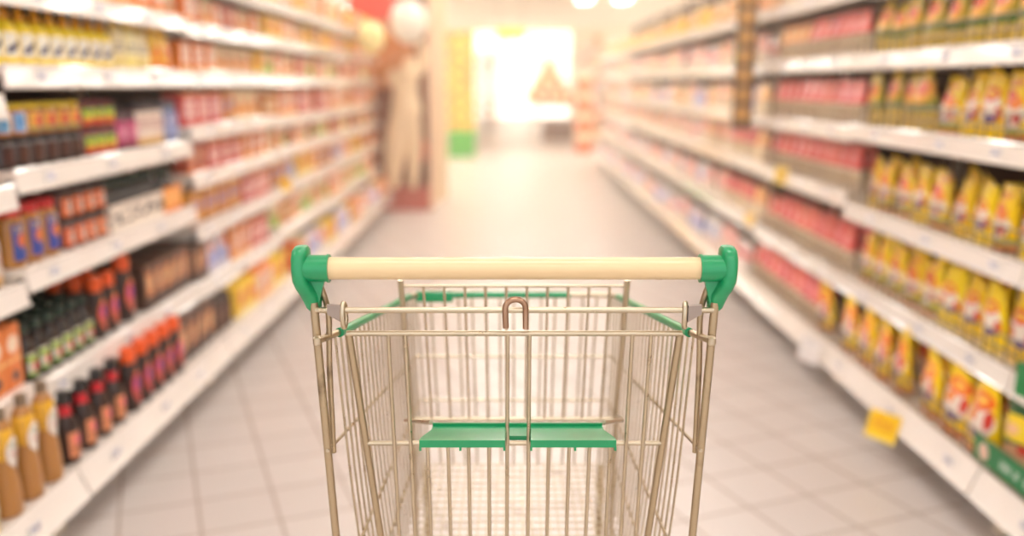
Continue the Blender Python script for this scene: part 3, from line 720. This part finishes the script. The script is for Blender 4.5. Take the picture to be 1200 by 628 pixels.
# ------------------------------------------------------------------ things beyond the aisle's end
def far_gondola(x0, x1, y0, y1, h, label, zs):
    g = thing('gondola', label, 'shelving', ((x0+x1)/2, (y0+y1)/2, 0), 'gondolas beyond the cross aisle')
    cx, cy = (x0+x1)/2, (y0+y1)/2
    obj('back_panel', mesh('back_panel', boxm(-.03, .03, y0-cy, y1-cy, 0, h, bev=.004), M_shelf, False), g)
    for z in zs: obj('shelf', mesh('shelf', boxm(x0-cx, x1-cx, y0-cy, y1-cy, z-.03, z, bev=.006), M_shelf, False), g)
    return g
zs2 = [.16,.5,.84,1.18,1.52,1.86]
far_gondola(-2.1, -1.06, 16.6, 21.5, 2.1, 'white gondola beyond the cross aisle, behind the yellow stack', zs2)
far_gondola(-1.35, -.42, 24, 29.5, 2.1, 'white gondola at the far left end of the store', zs2)
far_gondola(1.55, 2.6, 17.5, 23.5, 2.1, 'white gondola beyond the orange tub tower', zs2)
def farfill(xf, y0, y1, side, keys, wh):
    for li, z in enumerate(zs2):
        y = y0; i = 0; cnt = {}
        while y < y1-.3:
            key = keys[(i+li) % len(keys)]; spec = S[key]; sp = spec[0] if isinstance(spec, list) else spec
            s = 1.7; y += sp.w*s/2+.02
            d = sp.desc; c = cnt[d] = cnt.get(d, 0)+1
            place(spec, (xf+side*(sp.d*s/2+.03), y, z+.001), PI/2 if side < 0 else -PI/2, f'{d}, {ORD[c-1]} along {LEV[li]} shelf of {wh}', f'row of {d} in {wh}', s)
            y += sp.w*s/2+.02; i += 1
farfill(-1.06, 16.65, 21.4, -1, ['c_cream','c_yellow','c_orange','c_pink'], 'gondola behind yellow stack')
farfill(-.42, 24.1, 29.4, -1, ['c_pink','c_cream','c_white','c_lilac'], 'gondola at far end')
farfill(1.55, 17.6, 23.4, 1, ['c_cream','c_orange','c_white','c_pink'], 'gondola beyond orange tubs')
# stack of yellow cartons on a green crate
gc = bmesh.new(); w = .25
box(gc, -w, w, -w, w, 0, .02); 
for sx in (-1, 1):
    for zz in (.02, .16, .30): box(gc, min(sx*w, sx*(w-.02)), max(sx*w, sx*(w-.02)), -w, w, zz, zz+.12); box(gc, -w+.02, w-.02, min(sx*w, sx*(w-.02)), max(sx*w, sx*(w-.02)), zz, zz+.12)
box(gc, -w, w, -w, w, .42, .44)
GXc, GYc = -.885, 15.6
cr = obj('crate', mesh('crate', gc, K('crate_green', (40,172,24), .45), False), None, (GXc, GYc, 0), label='bright green crate under the stack of yellow cartons', category='crate')
zz = .441; k = 0
for q in range(7):
    for sx in (-1, 1):
        sp = S['c_yellow']
        place(sp, (GXc+sx*.127, GYc, zz), 0, f'yellow carton on green crate, {ORD[q]} layer from bottom, {"left" if sx < 0 else "right"} side', 'cartons stacked on the green crate', 1.65)
    zz += sp.h*1.65+.003
# tower of orange tubs
for q in range(4):
    bm = lathe(bmesh.new(), [(.12,0),(.135,.01),(.16,.22),(.165,.225)], seg=20)
    o = obj('tub', mesh('tub', bm, K('tub_orange', (240,110,14), .45)), None, (1.30, 16.4, .36*q+.0), label=f'orange tub in the tower at end of right gondola, {ORD[q]} from floor', category='tub', group='orange tubs in the tower')
    obj('lid', mesh('lid', lathe(bmesh.new(), [(.168,.2255),(.17,.23),(.17,.352),(.15,.359)], seg=20), K('tub_lid', (246,224,190), .5)), o)
# promotion table with a brown box under it
pt = thing('promotion_table', 'white-topped promotion table at the far end of the aisle', 'table', (1.0, 20.2, 0))
obj('tabletop', mesh('tabletop', boxm(-.55, .50, -.3, .3, .74, .84, bev=.01), K('table_white', (248,236,222), .5), False), pt)
for sx in (-.52, .47):
    for sy in (-.27, .27): obj('leg', mesh('leg', boxm(sx-.02, sx+.02, sy-.02, sy+.02, 0, .74), M_post, False), pt)
obj('storage_box', mesh('storage_box', carton_bm(.7, .44, .44), K('kraft_brown', (104,52,26), .6)), None, (1.02, 20.2, .0), label='brown cardboard box under the white promotion table', category='box')
for lay, n in enumerate((4, 3, 2, 1)):
    for q in range(n):
        kk = 'c_yellow' if (q+lay) % 2 == 0 else 'c_gold'
        place(S['c_yellow'], (1.02+(q-(n-1)/2)*.27-.2, 20.2, .841+lay*.2365), R.uniform(-.05, .05), f'yellow carton in pyramid on promotion table, {ORD[lay]} layer from tabletop, {ORD[q]} from left', 'yellow cartons in the pyramid', 1.65)
# hanging aisle sign
hs = thing('aisle_sign', 'bright yellow aisle sign hanging from the ceiling', 'sign', (-.02, 15.0, 2.03))
obj('board', mesh('board', boxm(-.24, .24, -.012, .012, -.085, .085, bev=.004), K('sign_yellow', (252,222,10), .45), False), hs)
for sx in (-.2, .2): obj('chain', mesh('chain', tubem([(sx,0,.085),(sx,0,ZC-2.03)], .004, seg=6), M_wire), hs)

# ------------------------------------------------------------------ the shopping cart
M_chr = NT('cart_zinc'); M_chr.set(Metallic=1, Roughness=.30)
M_chr.gen('Object'); nz = M_chr.noise(M_chr.tc, 40, 4)
M_chr.l.new(M_chr.mix(nz, lin((182,166,140)), lin((208,194,170))), M_chr.b.inputs['Base Color'])
M_chr.l.new(M_chr.math('MULTIPLY_ADD', nz, .16, .22), M_chr.b.inputs['Roughness'])
M_chr = M_chr.m
M_tubes = NT('cart_worn_tube'); M_tubes.set(Metallic=.9)
M_tubes.gen('Object'); nz = M_tubes.noise(M_tubes.tc, 14, 6)
ramp = M_tubes.math('MULTIPLY', M_tubes.math('SUBTRACT', nz, .60), 7); ramp = M_tubes.math('MAXIMUM', M_tubes.math('MINIMUM', ramp, 1), 0)
M_tubes.l.new(M_tubes.mix(ramp, lin((182,163,134)), lin((96,78,60))), M_tubes.b.inputs['Base Color'])
M_tubes.set(Roughness=.34); M_tubes = M_tubes.m
M_green = K('cart_green_plastic', (12,138,84), .33, coat=.25, vary=.03)
M_hand = K('handle_cream_plastic', (220,190,146), .38, coat=.25, vary=.025)
M_hook = K('hook_brown_steel', (164,130,106), .28, metal=1, vary=.25)
M_clip = K('clip_grey', (150,134,124), .45, metal=.3)
M_rub = K('caster_rubber', (52,48,46), .6)
CX = .003
cart = thing('shopping_cart', 'empty wire shopping cart with cream handle and green end caps, in the aisle', 'shopping cart', (CX, 1.3, 0))
O = Vector((0, 1.3, 0))
def V(x, y, z): return (x-0, y-1.3, z)
def cp(name, bm, m, parent=cart, smooth=True, **p): return obj(name, mesh(name, bm, m, smooth), parent, **p)
HY, HZ = 1.077, 1.027
cp('handle_bar', tubem([V(-.2285, HY, HZ), V(.2285, HY, HZ)], .0138, seg=28), M_hand, label='cream push handle')
PXM = 1.1/1050
def handle_cap(s):
    bm = bmesh.new()
    sec = [(288,353,3,.005),(289,353,7,.012),(293,352.6,9.6,.018),(302,352,10.4,.022),(315,351.7,10.2,.0235),(328,352.6,10.2,.023),(337,356.5,11,.021),(345,360.5,11.6,.018),(353,363,10.6,.015),(361,364.4,8.8,.0125),(364.5,365,6.4,.009),(365.5,365,3,.004)]
    seg = 24; rings = []
    for py, cx_, hx, hy in sec:
        zc = HZ-(py-314)*PXM*1.02; xc = -s*(cx_-602.5)*PXM; ring = []
        for k in range(seg):
            a = 2*PI*k/seg; c, q = math.cos(a), math.sin(a)
            p = (abs(c)**2.5+abs(q)**2.5)**(-1/2.5)
            ring.append(bm.verts.new(V(xc+hx*PXM*c*p, HY+.004+hy*q*p+(.003 if py > 340 else 0), zc)))
        rings.append(ring)
    for a_, b_ in zip(rings, rings[1:]):
        for k in range(seg): bm.faces.new((a_[k], a_[(k+1) % seg], b_[(k+1) % seg], b_[k]))
    bm.faces.new(rings[0][::-1]); bm.faces.new(rings[-1])
    c = cp('handle_cap', bm, M_green, label='green plastic handle end cap')
    # collar around the bar, with a small lip
    x0, x1 = s*.229, s*.252
    bm = tubem([V(s*.2270, HY, HZ), V(s*.2295, HY, HZ)], .0176, seg=28); tube(bm, [V(s*.2285, HY, HZ), V(s*.258, HY, HZ)], .0166, seg=28)
    obj('collar', mesh('collar', bm, M_green), c)
    bm = bmesh.new()   # web under the collar
    pts = [(s*.233, HZ-.012), (s*.255, HZ-.012), (s*.252, HZ-.046), (s*.2415, HZ-.044)]
    A = [bm.verts.new(V(x_, HY-.003, z_)) for x_, z_ in pts]; B = [bm.verts.new(V(x_, HY+.006, z_)) for x_, z_ in pts]
    bm.faces.new(A); bm.faces.new(B[::-1])
    for i in range(4): bm.faces.new((A[i], B[i], B[(i+1) % 4], A[(i+1) % 4]))
    obj('web', mesh('web', bm, M_green, False), c)
    return c
for s in (-1, 1):
    handle_cap(s)
    cp('upright_tube', tubem([V(s*.2475, 1.074, .985), V(s*.2375, 1.100, .645), V(s*.226, 1.15, .26), V(s*.215, 1.22, .17)], .0052, seg=16, round_=.05), M_tubes)
    cp('inner_tube', tubem([V(s*.243, 1.083, 1.012), V(s*.2325, 1.090, .972), V(s*.2355, 1.092, .90), V(s*.2375, 1.104, .775)], .0038, seg=14, round_=.02), M_tubes)
# hinge wire across the back, its rings and clips
cp('hinge_wire', tubem([V(-.2455, 1.072, .9755), V(.2455, 1.072, .9755)], .0038, seg=12), M_chr)
for s in (-1, 1):
    ring = []
    for k in range(24):
        a = 2*PI*k/24; ra, rb = .0012, .0152
        p = Vector((ra*math.cos(a), .0045*math.cos(a), rb*math.sin(a)))
        ring.append(V(s*.2105+p.x, 1.072+p.y, .9690+p.z))
    cp('hinge_ring', tube(bmesh.new(), ring, .0034, seg=10, closed=True), M_chr)
    bm = bmesh.new()
    pts = [(s*.2135, .9825), (s*.2300, .9835), (s*.2300, .9715), (s*.2135, .9615)]
    A = [bm.verts.new(V(x_, 1.066, z_)) for x_, z_ in pts]; B = [bm.verts.new(V(x_, 1.071, z_)) for x_, z_ in pts]
    bm.faces.new(A); bm.faces.new(B[::-1])
    for i in range(4): bm.faces.new((A[i], B[i], B[(i+1) % 4], A[(i+1) % 4]))
    cp('hinge_clip', bm, M_clip, smooth=False, label='grey hinge clip')
# coin hook
pts = [V(-.0105, 1.062, .9555), V(-.0112, 1.062, .972)]
for i in range(9):
    a = PI*(1-i/8); pts.append(V(.0012+.0125*math.cos(a), 1.062+.004*i/8, .9795+.0115*math.sin(a)))
pts += [V(.0138, 1.066, .972), V(.0138, 1.064, .9535)]
cp('lock_hook', tubem(pts, .0038, seg=12), M_hook, label='brown steel coin-lock hook')
# swinging rear gate
def gp(z): return 1.085+(.94-z)*.119
def gw(z): return .2085-(.94-z)*.0885
ZG = .43
bm = tubem([V(-gw(.942)-.002, 1.085, .942), V(gw(.942)+.002, 1.085, .942)], .0036, seg=12)
gate = cp('rear_gate', bm, M_chr)
for s in (-1, 1): obj('gate_frame', mesh('gate_frame', tubem([V(s*gw(.94), gp(.94)+.004, .940), V(s*gw(.66), gp(.66)+.004, .66), V(s*gw(ZG), gp(ZG)+.004, ZG)], .0048, seg=12), M_tubes), gate)
obj('gate_rail', mesh('gate_rail', tubem([V(-gw(.787), gp(.787)+.003, .7865), V(gw(.787), gp(.787)+.003, .7865)], .0032, seg=12), M_chr), gate)
obj('gate_rail', mesh('gate_rail', tubem([V(-gw(ZG), gp(ZG)+.003, ZG+.01), V(gw(ZG), gp(ZG)+.003, ZG+.01)], .0032, seg=12), M_chr), gate)
def dep(y, z): return y*.9793-(z-1.25)*.2024
GO = .0035
for px_t, px_b in ((455,468),(475,486.5),(595,594),(620.5,618.5),(741,727.5),(763,745)):
    xt = (px_t-600)/1050*dep(1.085,.94)-CX; xb = (px_b-600)/1050*dep(1.118,.646)-CX
    xe = xt+(xb-xt)*(.94-ZG)/.294
    obj('gate_wire', mesh('gate_wire', tubem([V(xt, gp(.94)-.001, .941), V(xe, gp(ZG)-.001, ZG)], .0026, seg=10), M_chr), gate)
for px_t, px_b in ((501,505),(525,528),(549,551),(573,573.5),(643,641),(667,664),(691,686.5),(715,710)):
    xt = (px_t-600)/1050*dep(1.105,.787)-CX; xb = (px_b-600)/1050*dep(1.118,.646)-CX
    xe = xt+(xb-xt)*(.787-ZG)/.141
    obj('gate_wire', mesh('gate_wire', tubem([V(xt, gp(.787)+.001, .786), V(xe, gp(ZG)+.001, ZG)], .0025, seg=10), M_chr), gate)
# green child-seat flap
bm = bmesh.new(); FC = .0045; yf = gp(.787)-.012; yr = 1.165; zf = .794; zr = .785
def slab(pts, z_off0, z_off1):
    A = [bm.verts.new(V(FC+x_, y_, zf+(zr-zf)*(y_-yf)/(yr-yf)+z_off0)) for x_, y_ in pts]
    B = [bm.verts.new(V(FC+x_, y_, zf+(zr-zf)*(y_-yf)/(yr-yf)+z_off1)) for x_, y_ in pts]
    bm.faces.new(A[::-1]); bm.faces.new(B)
    n = len(pts)
    for i in range(n): bm.faces.new((A[i], A[(i+1) % n], B[(i+1) % n], B[i]))
hwf, hwr, nt = .1275, .1165, .0165
slab([(-hwf,yf),(-nt,yf),(-nt,yf+.020),(nt,yf+.020),(nt,yf),(hwf,yf),(hwf-.0005,yf+.012),(hwr,yr-.022),(hwr,yr),(-hwr,yr),(-hwr,yr-.022),(-hwf+.0005,yf+.012)], -.003, .003)
slab([(-hwr,yr-.004),(hwr,yr-.004),(hwr,yr),(-hwr,yr)], 0.002, .007)      # raised rear lip
slab([(-hwf,yf-.002),(-nt,yf-.002),(-nt,yf+.002),(-hwf,yf+.002)], -.0068, .0032); slab([(nt,yf-.002),(hwf,yf-.002),(hwf,yf+.002),(nt,yf+.002)], -.0068, .0032)
for x_ in (-hwf+.001, -.0745, -nt-.001, nt+.001, .0745, hwf-.001): slab([(x_-.0014,yf-.0015),(x_+.0014,yf-.0015),(x_+.0014,yf+.005),(x_-.0014,yf+.005)], -.0115, -.006)
cp('seat_flap', bm, M_green, smooth=False, label='green plastic child-seat flap')
# child-seat back
def sb(z): return 1.33+(.95-z)*.39 if z > .70 else 1.4275+(.70-z)*.14
bw = .172
bm = tubem([V(-bw, 1.462, .46), V(-bw, sb(.70), .70), V(-bw, sb(.958), .958)], .0044, seg=12)
tube(bm, [V(bw, sb(.958), .958), V(bw, sb(.70), .70), V(bw, 1.462, .46)], .0044, seg=12)
tube(bm, [V(-bw, sb(.947), .947), V(bw, sb(.947), .947)], .0024, seg=10)
seat = cp('seat_back', bm, M_chr)
obj('seat_rail', mesh('seat_rail', tubem([V(-bw, sb(.694), .694), V(bw, sb(.694), .694)], .0042, seg=10), M_chr), seat)
for i in range(10):
    x_ = (i-4.5)*.0316+.004
    obj('seat_wire', mesh('seat_wire', tubem([V(x_, sb(.947), .947), V(x_, sb(.694), .694)], .0021, seg=8), M_chr), seat)
for s in (-1, 1): obj('seat_link', mesh('seat_link', tubem([V(FC+s*.120, 1.178, .787), V(s*.168, 1.30, .742), V(s*.172, 1.43, .70)], .0032, seg=8, round_=.02), M_chr), seat)
# basket
YFr, ZFr, WF = 1.62, .864, .187          # far rim
YB0, ZB0, WB0 = 1.10, .936, .2385        # near rim
ZBf, ZBn = .545, .425                    # basket floor, far and near
YBf, YBn = 1.585, 1.165
def rimp(t_): return (YB0+(YFr-YB0)*t_, ZB0+(ZFr-ZB0)*t_, WB0+(WF-WB0)*t_)
def botp(t_): return (YBn+(YBf-YBn)*t_, ZBn+(ZBf-ZBn)*t_, .203+(.166-.203)*t_)
rim = cp('rim_wire', tubem([V(-.2425, 1.064, .939), V(-.228, 1.115, .934)] + [V(-WF, YFr, ZFr), V(WF, YFr, ZFr)] + [V(.228, 1.115, .934), V(.2425, 1.064, .939)], .0046, seg=12, round_=.025), M_chr)
for s in (-1, 1):
    obj('rim_sleeve', mesh('rim_sleeve', tubem([V(s*.2265, 1.119, .9335), V(s*(WF+.004), YFr-.03, ZFr+.004)], .0062, seg=14), M_green), rim, label='green plastic sleeve on basket rim')
    cp('rim_end', lathe(bmesh.new(), [(.002,-.006),(.0056,-.004),(.0058,.004),(.002,.0065)], seg=14), M_chr).location = V(s*.2425, 1.062, .939)
    bm = bmesh.new()
    N = 21
    for i in range(N+1):
        t_ = .04+.95*i/N; y0, z0, w0 = rimp(t_); y1, z1, w1 = botp(t_)
        tube(bm, [V(s*w0*.985, y0, z0), V(s*((w0+w1)/2+.004), (y0+y1)/2, (z0+z1)/2), V(s*w1, y1, z1)], .0017, seg=7, round_=.1)
    for fr in (.36, .62, .84):
        a_, b_ = rimp(0), botp(0); c_, d_ = rimp(1), botp(1)
        fn = {.36: .40, .62: .66, .84: .86}[fr]
        p0 = V(s*(a_[2]+(b_[2]-a_[2])*fn+.003), a_[0]-.014+(b_[0]-a_[0])*fn, a_[1]+(b_[1]-a_[1])*fn + (.05 if fr == .36 else .02))
        if fr == .36: p0 = V(s*.2405, 1.082, .786)
        p1 = V(s*(c_[2]+(d_[2]-c_[2])*fr+.003), c_[0]+(d_[0]-c_[0])*fr, c_[1]+(d_[1]-c_[1])*fr)
        tube(bm, [p0, p1], .0024, seg=8)
    cp('side_panel', bm, M_chr)
bm = bmesh.new()
for i in range(-7, 8):
    x0 = i/7*(WF-.006); x1 = i/7*(.160)
    tube(bm, [V(x0, YFr, ZFr), V(x1, YBf, ZBf)], .0021, seg=7)
for fr in (.36, .62, .84):
    y_ = YFr+(YBf-YFr)*fr; z_ = ZFr+(ZBf-ZFr)*fr; w_ = WF+(.163-WF)*fr+.003
    tube(bm, [V(-w_, y_, z_), V(w_, y_, z_)], .0024, seg=8)
cp('front_panel', bm, M_chr)
bm = tubem([V(-WF+.01, YFr, ZFr), V(.105, YFr, ZFr)], .0060, seg=12)
obj('rim_sleeve', mesh('rim_sleeve', bm, M_green), rim, label='green plastic sleeve on front rim')
bm = boxm(-.181, -.113, YFr-1.3-.008, YFr-1.3+.004, ZFr-.012, ZFr+.007, bev=.002)
obj('rim_plate', mesh('rim_plate', bm, M_green), rim, label='green plastic plate on front rim')
bm = bmesh.new()
for i in range(-11, 12):
    tube(bm, [V(i/11*.186, YBn, ZBn), V(i/11*.161, YBf, ZBf)], .0013, seg=6)
for i in range(27):
    t_ = i/26; y_, z_, w_ = botp(t_); tube(bm, [V(-w_, y_, z_-.003), V(w_, y_, z_-.003)], .0013, seg=6)
cp('basket_floor', bm, M_chr)
# undercarriage and casters
bm = bmesh.new()
for s in (-1, 1): tube(bm, [V(s*.215, 1.22, .17), V(s*.20, 1.62, .145), V(s*.17, 1.70, .16)], .0085, seg=12, round_=.03)
tube(bm, [V(-.17, 1.70, .16), V(.17, 1.70, .16)], .0085, seg=12); tube(bm, [V(-.21, 1.26, .167), V(.21, 1.26, .167)], .0085, seg=12)
for s in (-1, 1): tube(bm, [V(s*.17, 1.66, .155), V(s*.165, 1.585, .54)], .0075, seg=12)
cp('undercarriage', bm, M_tubes)
for s in (-1, 1):
    for y_, xw, zt_ in ((1.24, .212, .168), (1.64, .195, .146)):
        bm = bmesh.new()
        box(bm, -.018, -.014, -.018, .018, .05, zt_-.012); box(bm, .014, .018, -.018, .018, .05, zt_-.012); box(bm, -.018, .018, -.018, .018, zt_-.016, zt_-.008)
        c = obj('caster', mesh('caster', bm, M_chr, False), cart, V(s*xw, y_, 0))
        bm = lathe(bmesh.new(), [(.010,-.011),(.046,-.011),(.05,-.007),(.05,.007),(.046,.011),(.010,.011)], seg=26)
        bmesh.ops.rotate(bm, cent=(0,0,0), matrix=Matrix.Rotation(PI/2, 3, 'Y'), verts=bm.verts)
        obj('wheel', mesh('wheel', bm, M_rub), c, (0, 0, .0505))

# ------------------------------------------------------------------ haze put in as a scattering volume, imitating warm lens glow in the far hall
HAZE = .020
if HAZE:
    hm = bpy.data.materials.new('warm_lens_haze'); hm.use_nodes = True
    nt_ = hm.node_tree; nt_.nodes.remove(nt_.nodes['Principled BSDF'])
    vs = nt_.nodes.new('ShaderNodeVolumeScatter'); vs.inputs['Color'].default_value = (1, .95, .87, 1)
    vs.inputs['Density'].default_value = HAZE; vs.inputs['Anisotropy'].default_value = .35
    nt_.links.new(vs.outputs[0], nt_.nodes['Material Output'].inputs['Volume'])
    obj('lens_haze', mesh('lens_haze', boxm(-XW+.02, XW-.02, 2.0, YF-.02, .003, ZC-.08), hm, False), kind='stuff')

# ------------------------------------------------------------------ world, camera, render look
w = bpy.data.worlds.new('World'); sc.world = w; w.use_nodes = True
bg = w.node_tree.nodes['Background']; bg.inputs[0].default_value = (.985, .985, 1, 1); bg.inputs[1].default_value = 2.0
cam = bpy.data.cameras.new('camera'); co = bpy.data.objects.new('camera', cam); COL.objects.link(co)
cam.sensor_width = 36; cam.lens = 1050*36/1200
th = math.atan(217/1050)
co.location = (0, 0, 1.25); co.rotation_euler = (PI/2-th, 0, 0)
cam.dof.use_dof = True; cam.dof.focus_distance = 1.14; cam.dof.aperture_fstop = (cam.lens/1000)/.0215
cam.clip_end = 200; cam.clip_start = .05
sc.camera = co
sc.view_settings.view_transform = 'Standard'; sc.view_settings.look = 'None'; sc.view_settings.gamma = 1
sc.view_settings.use_curve_mapping = False; sc.view_settings.exposure = -.40
sc.cycles.use_denoising = True
sc.cycles.max_bounces = 8; sc.cycles.diffuse_bounces = 4; sc.cycles.glossy_bounces = 4; sc.cycles.volume_bounces = 2
sc.cycles.transparent_max_bounces = 8
sc.cycles.sample_clamp_indirect = 6
